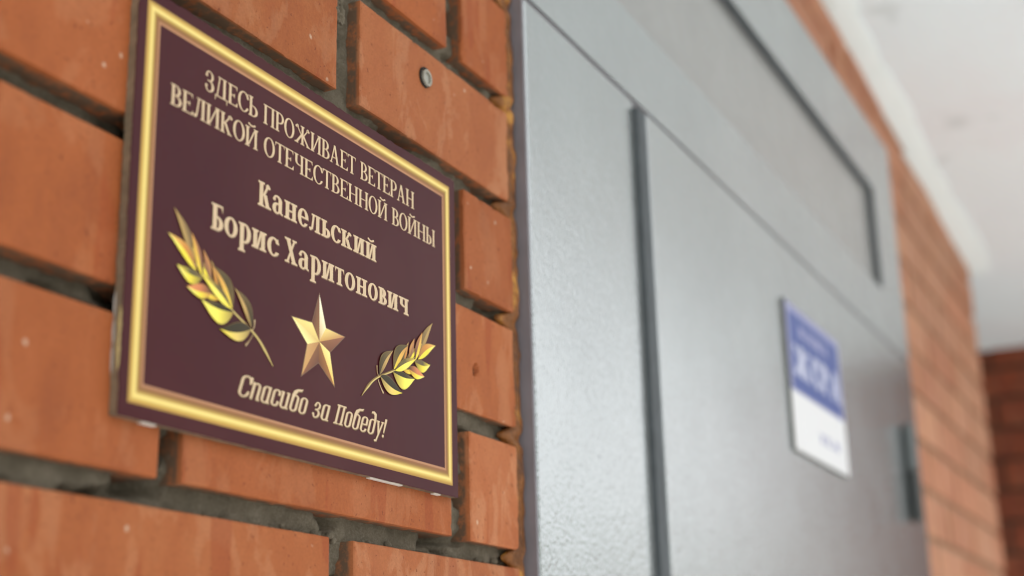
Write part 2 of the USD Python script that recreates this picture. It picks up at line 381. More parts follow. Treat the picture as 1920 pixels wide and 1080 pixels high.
# ---------------------------------------------------------------- brickwork
PITCH_Z, HB = 0.1928, 0.1625
Z0 = 0.2440
XE = 2.055                                   # where the bricks stop at the door, in wall units on the brick face
def bx(v):
    return S * DB * v


def bz(v):
    return H + S * DB * v


def ceil_z(x_m):
    """Underside of the canopy slab, metres, at x metres."""
    return H + S * (2.917 - 0.079 * (x_m / S))


wall = thing('brick_wall', 'orange brick wall with recessed grey mortar left of the grey door, carrying the maroon plaque', 'wall', loc=(bx(XE) - .4, 0, 0))
rng = np.random.default_rng(4)
courses = {0: [(-1.0, -.1), (-.05, .56), (.615, 1.1905), (1.2294, 1.8364), (1.8925, XE)],
           1: [(-.7, -.1), (-.05, .27), (.32, .88), (.935, 1.523), (1.578, XE)],
           2: [(-1.0, -.1), (-.05, .56), (.615, 1.195), (1.235, 1.832), (1.886, XE)],
           3: [(-.7, -.1), (-.05, .27), (.32, .88), (.935, 1.5267), (1.5845, XE)],
           4: [(-1.0, -.1), (-.05, .56), (.615, 1.195), (1.235, 1.8360), (1.8912, XE)],
           -1: [(-.7, -.1), (-.05, .27), (.32, .88), (.92, 1.5208), (1.5738, XE)]}
for k in range(-19, 13):
    zlo = Z0 + PITCH_Z * k
    row = courses.get(k) or courses[0 if k % 2 == 0 else 1]
    for i, (a, b) in enumerate(row):
        seed = 1000 + 37 * k + i
        r = np.random.default_rng(seed)
        tilt = r.uniform(-.0006, .0006)
        near = -3 <= k <= 6 and b > .8
        y = 0.0 + r.uniform(-.0010, .0010)
        hole = [(0.7905, bz(.532), .0034, .008)] if k == 1 and i == 4 else []
        hole = [(bx(1.918), bz(.505), .0034, .008)] if k == 1 and i == 4 else []
        zl, zh = bz(zlo) + r.uniform(-.0006, .0006), bz(zlo + HB) + r.uniform(-.0006, .0006)
        n = ((int(18 + 150 * (b - a)), 36) if near else (9, 7))
        m = wallbrick(bx(a), bx(b), zl, zh, y, seed, n, holes=hole)
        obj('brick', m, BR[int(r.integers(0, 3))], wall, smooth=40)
# mortar: one rough sheet between the bricks, hollow in places
def mortar_sheet(x0, x1, z0, z1, step, base, depth_amp, seed, y_back):
    nx, nz = int((x1 - x0) / step), int((z1 - z0) / step)
    X, Z = np.meshgrid(np.linspace(x0, x1, nx + 1), np.linspace(z0, z1, nz + 1))
    P = np.stack([X, Z, np.full_like(X, seed)], -1)
    big = meshkit.fbm(P * [14, 14, 1], 3, seed)
    sm = meshkit.fbm(P * [110, 110, 1], 4, seed + 3)
    holes = np.clip(meshkit.fbm(P * [28, 60, 1], 3, seed + 7) - .60, 0, 1) * .07
    Y = base + .006 * np.clip((Z - bz(.3)) / .08, 0, 1) * np.clip((bx(1.35) - X) / .05, 0, 1) + depth_amp * (big - .5) * 2 + .0026 * (sm - .5) * 2 + holes
    Xn = X + .001 * (sm - .5)
    return trimesh.Trimesh(np.stack([Xn, Y, Z], -1).reshape(-1, 3), grid(nx, nz), process=False)


obj('mortar', mortar_sheet(bx(.85), bx(XE) + .002, bz(-.15), bz(1.50), .0016, .0085, .0035, 11, .03), MORTAR, wall, smooth=True, kind='stuff')
obj('mortar', cat(box([-.43, .014, 0], [bx(.85), .05, ceil_z(0)]), box([bx(.85), .014, 0], [bx(XE), .05, bz(-.15)]), box([bx(.85), .014, bz(1.5)], [bx(XE), .05, ceil_z(.5)])), MORTAR, wall)
obj('backing', box([-.43, .062, 0], [bx(XE) + .005, .38, ceil_z(0)]), CONC, wall)
# crumbs of mortar squeezed out of the head joint over the plaque
rng = np.random.default_rng(8)
def blob(c, r, seed, sub=2, sq=(1, 1, 1), amp=.5):
    m = trimesh.creation.icosphere(sub, 1.0)
    k = 1 + amp * (meshkit.fbm(m.vertices * 1.9 + seed, 3, seed) - .5) * 2
    m.vertices = m.vertices * k[:, None] * r * np.array(sq) + np.array(c)
    return m


crumbs = []
for i in range(60):
    t = rng.uniform()
    crumbs.append(blob(W(1.532 + rng.uniform(0, .03), DB, .955 + .1 * t) + [0, .004 + .007 * rng.uniform(), 0], rng.uniform(.0012, .0035), i, 1))
for i in range(150):
    x = rng.uniform(1.30, 2.0)
    crumbs.append(blob(W(x, DB, .797 + rng.uniform(-.004, .012)) + [0, rng.uniform(.003, .016), 0], rng.uniform(.0008, .0026), i + 70, 1))
for i in range(110):
    x = rng.uniform(1.30, 2.03)
    crumbs.append(blob(W(x, DB, .213 + rng.uniform(.0, .01)) + [0, rng.uniform(.004, .016), 0], rng.uniform(.0008, .0028), i + 270, 1))
crumbs += [blob(W(1.545 + .016 * a, DB, .955 + .035 * b) + [0, .0055, 0], .0055, 500 + 7 * b + a, 3, (.9, .7, 1.0), .9) for a in (0, 1) for b in (0, 1, 2)]
obj('mortar_crumbs', cat(*crumbs), MORTAR, wall, smooth=True, kind='stuff')

# brickwork over and beyond the door: a little further back
D2 = 1.06
Y2 = S * (D2 - DB)
XJ, XC = 5.44, 7.93            # right edge of the door frame, the outer corner
pier = thing('brick_pier', 'orange brick wall, paled by a painted reflection veil, right of the grey door, reaching over it to the ceiling', 'wall', loc=(S * XC, Y2, 0))
for k in range(-19, 13):
    zl = bz(Z0 + PITCH_Z * k); zh = zl + S * DB * HB
    over = zl > H + S * 2.07
    xs = []
    x = S * (2.06 if over else XJ) - (0.0 if k % 2 else .13)
    while x < S * XC - .01:
        a = max(x, S * (2.06 if over else XJ)); b = min(x + .250, S * XC)
        if b - a > .03 and zl < ceil_z(a) + .02:
            xs.append((a, b))
        x += .2625
    for i, (a, b) in enumerate(xs):
        seed = 7000 + 41 * k + i
        r = np.random.default_rng(seed)
        obj('brick', wallbrick(a, b, zl, zh, Y2 + r.uniform(-.001, .001), seed, (14, 9)), BRP[int(r.integers(0, 2))], pier, smooth=40)
# return of the corner (not seen from the front) and backing
obj('mortar', cat(box([S * 2.06, Y2 + .005, H + S * 2.06], [S * XC - .004, Y2 + .05, ceil_z(S * 2.06) - .01]), box([S * XJ, Y2 + .005, 0], [S * XC - .004, Y2 + .05, H + S * 2.06])), MORTAR_WARM, pier)
obj('backing', cat(box([S * 2.1, Y2 + .065, H + S * 2.12], [S * XJ, .38, H + S * 2.7]), box([S * XJ, Y2 + .065, 0], [S * XC - .002, .38, H + S * 2.6])), CONC, pier)

# the far wall across the end of the porch
XF = S * 9.5
YSW = -.70
far = thing('side_wall', 'dark red brick wall in shade across the far end of the porch', 'wall', loc=(XF, 0, 0))
for k in range(-19, 13):
    zl = bz(Z0 + PITCH_Z * k) + .02; zh = zl + S * DB * HB
    y = YSW + (0 if k % 2 else -.125)
    i = 0
    while y < .75:
        a, b = max(y, YSW), min(y + .25, .75)
        if b - a > .03 and zl < ceil_z(XF):
            seed = 9000 + 43 * k + i
            r = np.random.default_rng(seed)
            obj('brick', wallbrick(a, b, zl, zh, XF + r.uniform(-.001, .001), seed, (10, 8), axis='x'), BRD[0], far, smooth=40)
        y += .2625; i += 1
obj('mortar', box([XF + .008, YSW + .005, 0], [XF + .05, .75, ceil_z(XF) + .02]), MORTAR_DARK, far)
obj('backing', box([XF + .062, YSW, 0], [XF + .3, .75, ceil_z(XF) + .02]), CONC, far)
nook = obj('alcove_wall', box([S * XC + .0, .75, 0], [XF + .3, .9, ceil_z(XF) + .2]), CONC)
tag(nook, 'plain grey wall closing the alcove behind the brick corner', 'wall')

# the canopy slab overhead: its soffit falls gently towards the far end
def slab(x0, x1, y0, y1, t, lift=0.0):
    v = []
    for x in (x0, x1):
        for y in (y0, y1):
            for k in (0, 1):
                v.append([x, y, ceil_z(x) + lift + (t if k else 0)])
    return trimesh.convex.convex_hull(np.array(v))


can = thing('canopy', 'white painted concrete canopy ceiling over the porch, with a whiter plaster band along the brickwork', 'canopy', loc=(2.0, -.5, 2.4))
obj('slab', slab(-.6, XF + .3, -.86, .9, .16), CEIL, can)
# whitewashed cove along the wall head
nx = 260
xs = np.linspace(S * 2.2, S * XC + .05, nx)
prof = []
prng = np.random.default_rng(3)
wv = meshkit.fbm(np.stack([xs * 6, xs * 0, xs * 0], 1), 5, 5)
for x, w in zip(xs, wv):
    wd = .026 + .034 * w
    lo = .006 + .010 * w
    zc = ceil_z(x)
    ring = [(Y2 + .006, zc - lo), (Y2 - wd * .35, zc - lo * .75), (Y2 - wd * .75, zc - lo * .4), (Y2 - wd, zc - .002), (Y2 - wd, zc + .01), (Y2 + .006, zc + .01)]
    prof.append([[x, a, b] for a, b in ring])
V = np.array(prof).reshape(-1, 3)
F = []
for i in range(nx - 1):
    for j in range(6):
        a, b = i * 6 + j, i * 6 + (j + 1) % 6
        F += [[a, b, b + 6], [a, b + 6, a + 6]]
m = trimesh.Trimesh(V, F, process=False)
obj('plaster_band', m, COVE, can, smooth=35)

# ---------------------------------------------------------------- the door
DF = 0.992
door = thing('metal_door', 'light grey painted metal entrance door with narrow side panel and inset transom panel', 'door', loc=(S * 3.8, 0, 0))
XL, XR = 2.118, 5.487
ZT = 2.112
XP = 2.640                     # right edge of the side panel
ZJ = 1.236                     # the joint below the transom
T = .055 / S
def chamfer(b): return b
obj('side_panel', ubox(XL, XP, DF, DF + T, -H / S + .05, ZJ - .006, .0012), DOOR, door)
# transom: a frame round the inset panel
ix0, ix1, iz0, iz1 = 2.44, 5.125, 1.438, 1.836
outer = sbox(XL, ZJ + .004, XR, ZT)
tr = outer.difference(sbox(ix0, iz0, ix1, iz1))
tm = trimesh.creation.extrude_polygon(tr, T, engine='earcut')
v = tm.vertices.copy()
tm.vertices = np.array([W(a[0], DF + T - a[2], a[1]) for a in v]); tm.faces = tm.faces[:, ::-1]
tm.fix_normals()
obj('transom_frame', tm, DOOR, door)
rec = .0095 / S
obj('transom_panel', ubox(ix0 - .005, ix1 + .005, DF + rec, DF + rec + .02, iz0 - .005, iz1 + .005), DOOR2, door)
gk = cat(ubox(ix0 + .0, ix1 - .007, DF + .003, DF + rec - .001, iz1 - .007, iz1 - .0005), ubox(ix1 - .007, ix1 - .0005, DF + .003, DF + rec - .001, iz0 + .001, iz1 - .0005),
         ubox(ix0 + .0005, ix0 + .012, DF + .003, DF + rec - .001, iz0 + .001, iz1 - .012))
obj('gasket', gk, RUBBER_GAP_SHADE, door)
# leaf, a little proud
DL = .980
LX0, LX1 = 2.688, 5.120
obj('leaf', ubox(LX0, LX1, DL, DL + T, -H / S + .06, ZJ - .017, .0015), DOOR, door)
obj('gap_seal', cat(ubox(XP - .002, LX0 - .0005, DL + .001, DF + .05, -H / S + .06, ZJ - .022), ubox(LX1 - .01, LX1 + .03, DF + .006, DF + .05, -H / S + .06, ZJ)), RUBBER_GAP_SHADE, door)  # dark strip paints the slit's shade over the leaf's left edge
obj('gap_seal', cat(ubox(LX0 - .01, XR - .01, DF + .006, DF + .05, ZJ - .03, ZJ + .006), ubox(XL + .01, LX0 - .01, DF + .006, DF + .05, ZJ - .03, ZJ + .006)), FRAME_SIDE, door)
obj('jamb', ubox(LX1 + .022, XR, DF, DF + T, -H / S + .05, ZJ - .004, .0012), DOOR, door)
# the edge of the frame towards the brickwork, in a darker grey, and its foot
obj('frame_edge', ubox(XL - .006, XL + .001, DF + .0035, DF + T * 1.0, -H / S + .05, ZT - .002), FRAME_SIDE, door)
obj('threshold', ubox(XL, XR, DF - .01, DF + T, -H / S, -H / S + .05, .001), FRAME_SIDE, door)
# hinge
def cyl(x, d, z0, z1, r, seg=24):
    c = trimesh.creation.cylinder(r, S * (z1 - z0), sections=seg)
    c.apply_translation(W(x, d, (z0 + z1) / 2))
    return c


for q, z in enumerate((.775, -1.6, -3.0)):
    h = obj('hinge', cyl(5.140, .958, z + .003, z + .165, .0085), HINGE_L, door, smooth=40)
    obj('pin', cyl(5.140, .958, z - .175, z - .003, .0088), HINGE_D, h, smooth=40)
    obj('strap', ubox(5.135, 5.23, .968, .9915, z - .15, z + .15, .001), HINGE_L, h)

# ---------------------------------------------------------------- foam between brickwork and frame
nz = 520
zs = np.linspace(H - .6, H + S * 2.05, nz)
na = 18
xc0, xc1 = bx(XE) + .001, S * (XL - .006)
V = []
for i, z in enumerate(zs):
    kz = (z - bz(Z0)) / (S * DB * PITCH_Z)
    fr = kz - math.floor(kz)
    injoint = max(0.0, 1 - min(abs(fr - .925), abs(fr - 1.925 + 1) if False else abs(fr + .075)) / .06)
    n1 = meshkit.fbm(np.array([[z * 22, 3.3, .7]]), 3, 2)[0]
    n2 = meshkit.fbm(np.array([[z * 60, 8.3, 1.7]]), 3, 6)[0]
    bulge = injoint ** .5
    wid = .0078 + .0012 * n2 + .008 * bulge * (.35 + .9 * n1)
    dep = .003 + .004 * n2 + .003 * bulge * (.2 + 1.2 * n1)
    xm = xc1 - wid
    for j in range(na):
        t = math.pi * j / (na - 1)
        bumpy = 1 + .5 * (meshkit.noise(np.array([[z * 150, t * 2.2, 4.0]]), 4)[0] - .5)
        V.append([xm + wid - (1 - math.cos(t)) * wid, .0040 + .003 * bulge - math.sin(t) * dep * bumpy, z])
V = np.array(V)
F = []
for i in range(nz - 1):
    for j in range(na - 1):
        a = i * na + j
        F += [[a, a + 1, a + na + 1], [a, a + na + 1, a + na]]
foam = thing('foam_seal', 'orange hardened mounting foam squeezed out between the bricks and the grey door frame', 'foam', loc=(xc1, 0, H))
obj('bead', trimesh.Trimesh(V, F, process=False), FOAM, foam, smooth=True)
obj('backing', box([bx(XE) + .001, .012, 0], [S * (XL - .006), .05, H + S * 2.1]), FOAM, foam)

# ---------------------------------------------------------------- plug in the brick above the plaque
c = W(1.768 * DB, DB, .9345 * DB)
plug = thing('wall_plug', 'small round grey wall plug set in the brick above the right half of the plaque', 'wall plug', loc=c)
def ringmesh(c, r0, r1, y0, y1, seg=28):
    p = Point(0, 0).buffer(r1, 16).difference(Point(0, 0).buffer(r0, 16)) if r0 > 0 else Point(0, 0).buffer(r1, 16)
    m = trimesh.creation.extrude_polygon(p, y1 - y0, engine='earcut')
    v = m.vertices.copy()
    m.vertices = np.stack([c[0] + v[:, 0], c[1] + y1 - v[:, 2], c[2] + v[:, 1]], 1)
    m.fix_normals()
    return m


obj('sleeve', ringmesh(c, .0038, .0055, -.0022, .004), PLUGGREY, plug, smooth=30)
obj('core', ringmesh(c, 0, .0037, -.0012, .004), GALV, plug, smooth=30)
obj('hole_rim', ringmesh(c + [-.0007, 0, .0003],   .0057, .0067, -.0012, .003), BLACK, plug, smooth=30)

# ---------------------------------------------------------------- lettering: strokes cut and joined into outlines
def R_(x0, y0, x1, y1): return sbox(x0, y0, x1, y1)
def ell(cx, cy, rx, ry): return affinity.scale(Point(cx, cy).buffer(1, 24), rx, ry)
def ring(cx, cy, rx, ry, tx, ty): return ell(cx, cy, rx, ry).difference(ell(cx, cy, rx - tx, ry - ty))
def ln(p, q, w): return LineString([p, q]).buffer(w / 2, cap_style=2)
def quad(*p): return Polygon(p)


class Serif:
    def __init__(s, thick, thin, ser):
        s.T, s.t, s.s = thick, thin, ser

    def slab(s, x0, x1, y, up):
        h = s.t * .8; k = 1 if up else -1
        e = s.s
        return Polygon([(x0 - e, y), (x1 + e, y), (x1 + e, y + k * h), (x1, y + k * (h + e * .55)), (x0, y + k * (h + e * .55)), (x0 - e, y + k * h)])

    def stem(s, x, y0=0, y1=1, w=None, top=True, bot=True):
        w = w or s.T
        g = [R_(x, y0, x + w, y1)]
        if bot: g.append(s.slab(x, x + w, y0, True))
        if top: g.append(s.slab(x, x + w, y1, False))
        return unary_union(g)

    def diag(s, xa, ya, xb, yb, w):
        return quad((xa, ya), (xa + w, ya), (xb + w, yb), (xb, yb))

    def bowl(s, x, y0, y1, w, T=None):
        T = T or s.T
        cy, ry = (y0 + y1) / 2, (y1 - y0) / 2
        rx = w * .62
        cx = x + w - rx
        a = ring(cx, cy, rx, ry, T, s.t).intersection(R_(cx, y0 - 1, x + w + 1, y1 + 1))
        return unary_union([a, R_(x, y1 - s.t, cx + .001, y1), R_(x, y0, cx + .001, y0 + s.t)])

    def glyph(s, ch, h=1.0):
        """(outline, width) at height h; horizontal measures do not shrink with h."""
        T, t, e = s.T, s.t, s.s
        cw = .42
        U = unary_union
        if ch in 'Нн': return U([s.stem(e, 0, h), s.stem(e + cw - T + .04, 0, h), R_(e, h * .5 - t / 2, e + cw, h * .5 + t / 2)]), cw + .04 + 2 * e
        if ch in 'ПпN': return U([s.stem(e, 0, h, top=False), s.stem(e + cw - T + .04, 0, h, top=False), R_(0, h - t, 2 * e + cw + .04, h)]), cw + .04 + 2 * e
        if ch in 'ИиЙй':
            x2 = e + cw - T + .06
            g = [s.stem(e, 0, h), s.stem(x2, 0, h), s.diag(e + T - t * .3, h * .10, x2 - t * .9, h * .90, t * 1.25)]
            if ch in 'Йй':
                cx = (x2 + T + e) / 2
                br = ring(cx, h + .20, .15, .13, .045, .075).intersection(R_(0, h, 2, h + .17))
                g += [br, ell(cx - .13, h + .17, .042, .042), ell(cx + .13, h + .17, .042, .042)]
            return U(g), cw + .06 + 2 * e
        if ch in 'Оо': return ring(.26, h / 2, .26, h / 2 + .012, T, t), .52
        if ch in 'Сс':
            g = ring(.27, h / 2, .27, h / 2 + .012, T, t).difference(R_(.37, h * .24, .7, h * .72)).difference(Polygon([(.27, h * .5), (.7, h * .18), (.7, h * .8)]))
            return U([g, R_(.43, h * .70, .465, h * .97), ]), .48
        if ch in 'Ее' and h == 1.0 and ch == 'Е':
            x1 = e + .36
            return U([s.stem(e, 0, h), R_(e, h - t, x1, h), R_(e, 0, x1 + .02, t), R_(e, h * .5 - t / 2, e + .25, h * .5 + t / 2),
                      Polygon([(x1, h), (x1 - .035, h), (x1 - .05, h - t), (x1, h - .2)]), Polygon([(x1 + .03, 0), (x1 - .04, 0), (x1 - .05, t), (x1 + .03, .22)]),
                      R_(e + .225, h * .5 - .09, e + .255, h * .5 + .09)]), .44
        if ch in 'Тт':
            x = .22 - T / 2
            return U([s.stem(x, 0, h, top=False), R_(0, h - t, .44, h), Polygon([(0, h), (.04, h), (.04, h - t), (.0, h - .2)]), Polygon([(.44, h), (.40, h), (.40, h - t), (.44, h - .2)])]), .44
        if ch in 'Вв': return U([s.stem(e, 0, h), s.bowl(e, h * .5 - t / 2, h, .34), s.bowl(e, 0, h * .5 + t / 2, .39)]), .44
        if ch == 'Р': return U([s.stem(e, 0, h), s.bowl(e, h * .42, h, .38)]), .43
        if ch in 'Ьь': return U([s.stem(e, 0, h), s.bowl(e, 0, h * .56, .38)]), .43
        if ch in 'Ыы':
            return U([s.stem(e, 0, h), s.bowl(e, 0, h * .56, .33), s.stem(e + .42, 0, h)]), .48 + T + e
        if ch == 'Б':
            x1 = e + .37
            return U([s.stem(e, 0, h), s.bowl(e, 0, h * .56, .40), R_(e, h - t, x1, h), Polygon([(x1, h), (x1 - .04, h), (x1 - .05, h - t), (x1, h - .24)])]), .46
        if ch in 'Аа' and ch == 'А':
            return U([s.diag(.05, 0, .235, h, t * 1.1), s.diag(.39 - .0, 0, .215, h, T), R_(.12, h * .30, .40, h * .30 + t), s.slab(.05, .05 + t, 0, True), s.slab(.39, .39 + T, 0, True)]), .46 + T
        if ch in 'Дд' and h == 1.0:
            x2 = .36
            d = .20
            return U([s.diag(.07, t, .17, h, t * 1.1), R_(x2, 0, x2 + T, h), R_(.12, h - t, x2 + T + .05, h), R_(0, 0, x2 + T + .09, t * 1.1), Polygon([(0, t), (.035, t), (.02, -d), (0, -d)]),
                      Polygon([(x2 + T + .09, t), (x2 + T + .05, t), (x2 + T + .07, -d), (x2 + T + .09, -d)])]), x2 + T + .09
        if ch in 'Лл':
            x2 = .34
            return U([Polygon([(.10, h * .10), (.10 + t * 1.2, h * .10), (.20 + t, h), (.18, h)]), ell(.055, h * .085 + .02, .055, .055), ring(.06, h * .16, .085, h * .16, t, t).intersection(R_(.03, -1, 1, h * .17)),
                      s.stem(x2, 0, h, top=False), R_(.12, h - t, x2 + T + e, h)]), x2 + T + e
        if ch in 'Чч':
            x2 = .34
            return U([s.stem(x2, 0, h), s.stem(e, h * .62, h, bot=False), ring(e + .17 + T / 2, h * .62, .17 + T / 2, h * .2, T, t * 1.2).intersection(R_(0, 0, e + .17 + T / 2 + .01, h * .62)), R_(e + .17 + T / 2, h * .42, x2 + .01, h * .42 + t * 1.2)]), x2 + T + e
        if ch in 'Кк':
            arm = ring(.56, h * .93, .23, h * .45, t * 1.1, t).intersection(R_(.2, h * .47, .50, h * .93))
            return U([s.stem(e, 0, h), s.diag(e + T * .9, h * .46, .36, h * .86, t * 1.3), ring(.42, h * .86, .085, h * .13, t * 1.2, t).intersection(R_(.30, h * .84, .52, h * 1.1)), ell(.475, h * .87, .05, .055),
                      s.diag(.36, 0, e + T * .95 + .02, h * .52, T * 1.02), s.slab(.37, .36 + T, 0, True)]), .44 + T
        if ch == 'Ж':
            c0 = .36
            L = [s.diag(c0 - .02, h * .47, .13, h * .86, t * 1.2), ell(.085, h * .87, .05, .055), ring(.13, h * .86, .07, h * .13, t, t).intersection(R_(0, h * .86, .22, h * 1.1)),
                 s.diag(.04, 0, c0 - T * .4, h * .52, T * .95), s.slab(.05, .04 + T, 0, True)]
            L = unary_union(L)
            Rr = affinity.scale(L, -1, 1, origin=(c0 + T / 2, 0))
            return U([s.stem(c0, 0, h), L, Rr]), 2 * c0 + T
        if ch in 'Зз':
            a = ring(.17, h * .75, .19, h * .25 + .01, T * .85, t).intersection(R_(.15, 0, 1, 2))
            b = ring(.17, h * .26, .22, h * .27 + .01, T, t).intersection(R_(.15, -1, 1, 2))
            c1 = ring(.17, h * .77, .14, h * .23 + .01, t * 1.4, t).intersection(R_(0, h * .77, .17, 2))
            c2 = ring(.17, h * .24, .16, h * .25 + .01, t * 1.4, t).intersection(R_(0, -1, .17, h * .24))
            return U([a, b, c1, c2, ell(.06, h * .76, .05, .06), ell(.05, h * .25, .05, .06), R_(.10, h * .52 - t / 2, .18, h * .52 + t / 2)]), .42
        if ch in 'Хх':
            return U([s.diag(.33, 0, .02, h, T * 1.05), s.diag(.05, 0, .37, h, t * 1.15), s.slab(.03, .02 + T, h, False), s.slab(.34, .33 + T, 0, True), s.slab(.05, .05 + t, 0, True), s.slab(.37, .37 + t, h, False)]), .40 + T
        if ch == 'а':
            return U([R_(.27, .04, .27 + T, h * .72), ring(.19, h * .72, .16 + T / 2, h * .28 + .01, T, t).intersection(R_(.17, h * .70, 1, 2)), ring(.2, h * .74, .17, h * .26 + .01, t * 1.3, t).intersection(R_(0, h * .74, .2, 2)), ell(.075, h * .76, .06, .06),
                      ring(.18, h * .28, .18, h * .29 + .01, T, t).intersection(R_(-.1, -.1, .20, 1)), R_(.17, h * .56 - t * .6, .29, h * .56 + t * .4), s.diag(.17, -.01, .30, h * .2, t * 1.3).intersection(R_(0, -.02, 1, 1)),
                      ring(.27 + T + .04, .09, .04 + T * .5, .09, T * .5, t).intersection(R_(.27, -.05, .27 + T + .05, .09))]), .34 + T
        if ch == 'е':
            g = ring(.25, h / 2, .25, h / 2 + .012, T, t).difference(R_(.26, h * .22, .7, h * .47))
            return U([g, R_(.08, h * .47, .49, h * .47 + t)]), .49
        if ch == 'р':
            return U([s.stem(e, -.36, h), ring(.25, h / 2, .25, h / 2 + .012, T, t).intersection(R_(.22, -.1, 1, 2)), R_(e + T * .5, h - t * 1.1, .24, h + .01), R_(e + T * .5, -.005, .24, t)]), .50
        raise KeyError(ch)


class Round:
    """The condensed upright script of the last line."""
    def __init__(s, thick, thin):
        s.T, s.t = thick, thin

    def glyph(s, ch, xh):
        T, t = s.T, s.t
        U = unary_union
        h = xh
        w = .36
        top = ring(w / 2, h - .16, w / 2, .17, T, t).intersection(R_(-1, h - .16, 2, 2))
        bot = ring(w / 2, .16, w / 2, .17, T, t).intersection(R_(-1, -1, 2, .16))
        o = U([top, bot, R_(0, .159, T, h - .159), R_(w - T, .159, w, h - .159)])
        if ch == 'о': return o, w
        if ch == 'с': return U([o.difference(R_(w - T - .01, h * .30, w + .1, h * .68))]), w - .02
        if ch == 'С':
            H1 = 1.0
            g = U([ring(.23, H1 - .22, .23, .23, T, t).intersection(R_(-1, H1 - .22, 2, 2)), ring(.23, .22, .23, .23, T, t).intersection(R_(-1, -1, 2, .22)), R_(0, .219, T, H1 - .219), R_(.46 - T * .8, .219, .46, .28), R_(.46 - T * .8, H1 - .34, .46, H1 - .2), R_(.46 - T * .8, H1 - .34, .48, H1 - .02)])
            return g, .47
        if ch == 'п': return U([R_(.0, 0, T, h), R_(-.05, h - t, .02, h), R_(w - T, 0, w, h - .15), top.intersection(R_(w * .4, 0, 2, 2)), R_(T * .9, h - .08, w * .45, h - .08 + t), Polygon([(w - T, 0), (w + .05, .0), (w + .05, t), (w, t * 1.6), (w - T, t * 1.6)])]), w + .03
        if ch == 'и': return U([R_(0, .15, T, h), R_(-.05, h - t, .02, h), R_(w - T, 0, w, h), bot.intersection(R_(-1, -1, w * .7, 2)), R_(w * .5, .02, w - T * .9, .02 + t), R_(w - T - .05, h - t, w, h), R_(w, 0, w + .05, t)]), w + .04
        if ch == 'а': return U([o.difference(R_(w - T, 0, w + .1, h)), R_(w - T, 0, w, h), R_(w - .02, 0, w + .05, t)]), w + .03
        if ch == 'б': return U([o, Polygon([(0, h * .5), (T, h * .5), (T + .03, h * .95), (.24, 1.02), (.40, 1.06), (.44, 1.18), (.38, 1.15), (.20, 1.12), (.05, 1.0), (0, .8)])]), w + .01
        if ch == 'з':
            a = ring(.15, h * .75, .17, h * .25, T * .9, t).intersection(R_(.14, 0, 1, 2)); b = ring(.15, h * .26, .20, h * .27, T, t).intersection(R_(.14, -1, 1, 2))
            c1 = ring(.15, h * .74, .13, h * .26, t * 1.4, t).intersection(R_(0, h * .76, .15, 2)); c2 = ring(.15, h * .27, .15, h * .28, t * 1.4, t).intersection(R_(-.2, -1, .15, h * .25))
            return U([a, b, c1, c2, ell(.05, h * .77, .045, .05), ell(.03, h * .22, .045, .05), R_(.08, h * .51 - t / 2, .16, h * .51 + t / 2)]), .35
        if ch == 'е': return U([o.difference(R_(w - T - .01, h * .22, w + .1, h * .46)), R_(.03, h * .46, w, h * .46 + t)]), w
        if ch == 'д': return U([o, Polygon([(w - T, h * .5), (w, h * .5), (w, h * .98), (w - .05, 1.12), (.17, 1.22), (.05, 1.20), (.03, 1.10), (.12, 1.12), (w - T - .05, 1.02), (w - T, h * .9)])]), w
        if ch == 'у': return U([Polygon([(0, h), (T, h), (.24, .12), (.19, -.02)]), Polygon([(w - t * 1.3, h), (w, h), (.17, -.30), (.10, -.30)]), ell(.09, -.27, .055, .05), R_(-.05, h - t, T + .04, h), R_(w - .12, h - t, w + .05, h)]), w
        if ch == 'П': return U([R_(.03, 0, .03 + T, 1), R_(.40 - T, 0, .40, 1), R_(-.02, 1 - t * 1.2, .45, 1), R_(-.03, 0, .09 + T, t), R_(.34 - T, 0, .46, t)]), .44
        if ch == '!': return U([Polygon([(.02, .26), (.07, .26), (.10, 1.0), (-.01, 1.0)]), ell(.045, .07, .05, .07)]), .10
        raise KeyError(ch)


def setline(text, face, cap, gap, space, xh):
    """Outlines of a line in cap-height units, x from 0."""
    x, out = 0.0, []
    for ch in text:
        if ch == ' ':
            x += space
            continue
        if isinstance(face, Serif):
            g, w = face.glyph(ch, 1.0 if ch.upper() == ch else xh)
        else:
            g, w = face.glyph(ch, xh)
        out.append(affinity.translate(g, x, 0))
        x += w + gap
    return unary_union(out), x - gap


def outline_mesh(poly, y_front, y_back):
    ms = []
    for g in getattr(poly, 'geoms', [poly]):
        if g.geom_type == 'Polygon' and g.area > 1e-9:
            ms.append(trimesh.creation.extrude_polygon(g, 1.0, engine='earcut'))
    m = cat(*ms)
    v = m.vertices.copy()
    m.vertices = np.stack([v[:, 0], np.where(v[:, 2] > .5, y_front, y_back), v[:, 1]], 1)
    m.faces = m.faces[:, ::-1]
    m.fix_normals() if len(m.faces) < 200 else None
    return m


# ---------------------------------------------------------------- the plaque (face at depth 1)
def mm(x, z):
    """Millimetres on the plaque's face (wall units x 410) to metres in the plane of the face."""
    return x / 1000.0, H + z / 1000.0


YP = W(0, 1.0, 0)[1]
PX0, PX1, PZ0, PZ1 = 460.7, 761.3, 123.6, 326.0
plaque = thing('plaque', 'maroon memorial plaque with gold border, star and laurel branches on the brick wall', 'plaque', loc=((PX0 + PX1) / 2000, YP + .005, H + PZ0 / 1000))
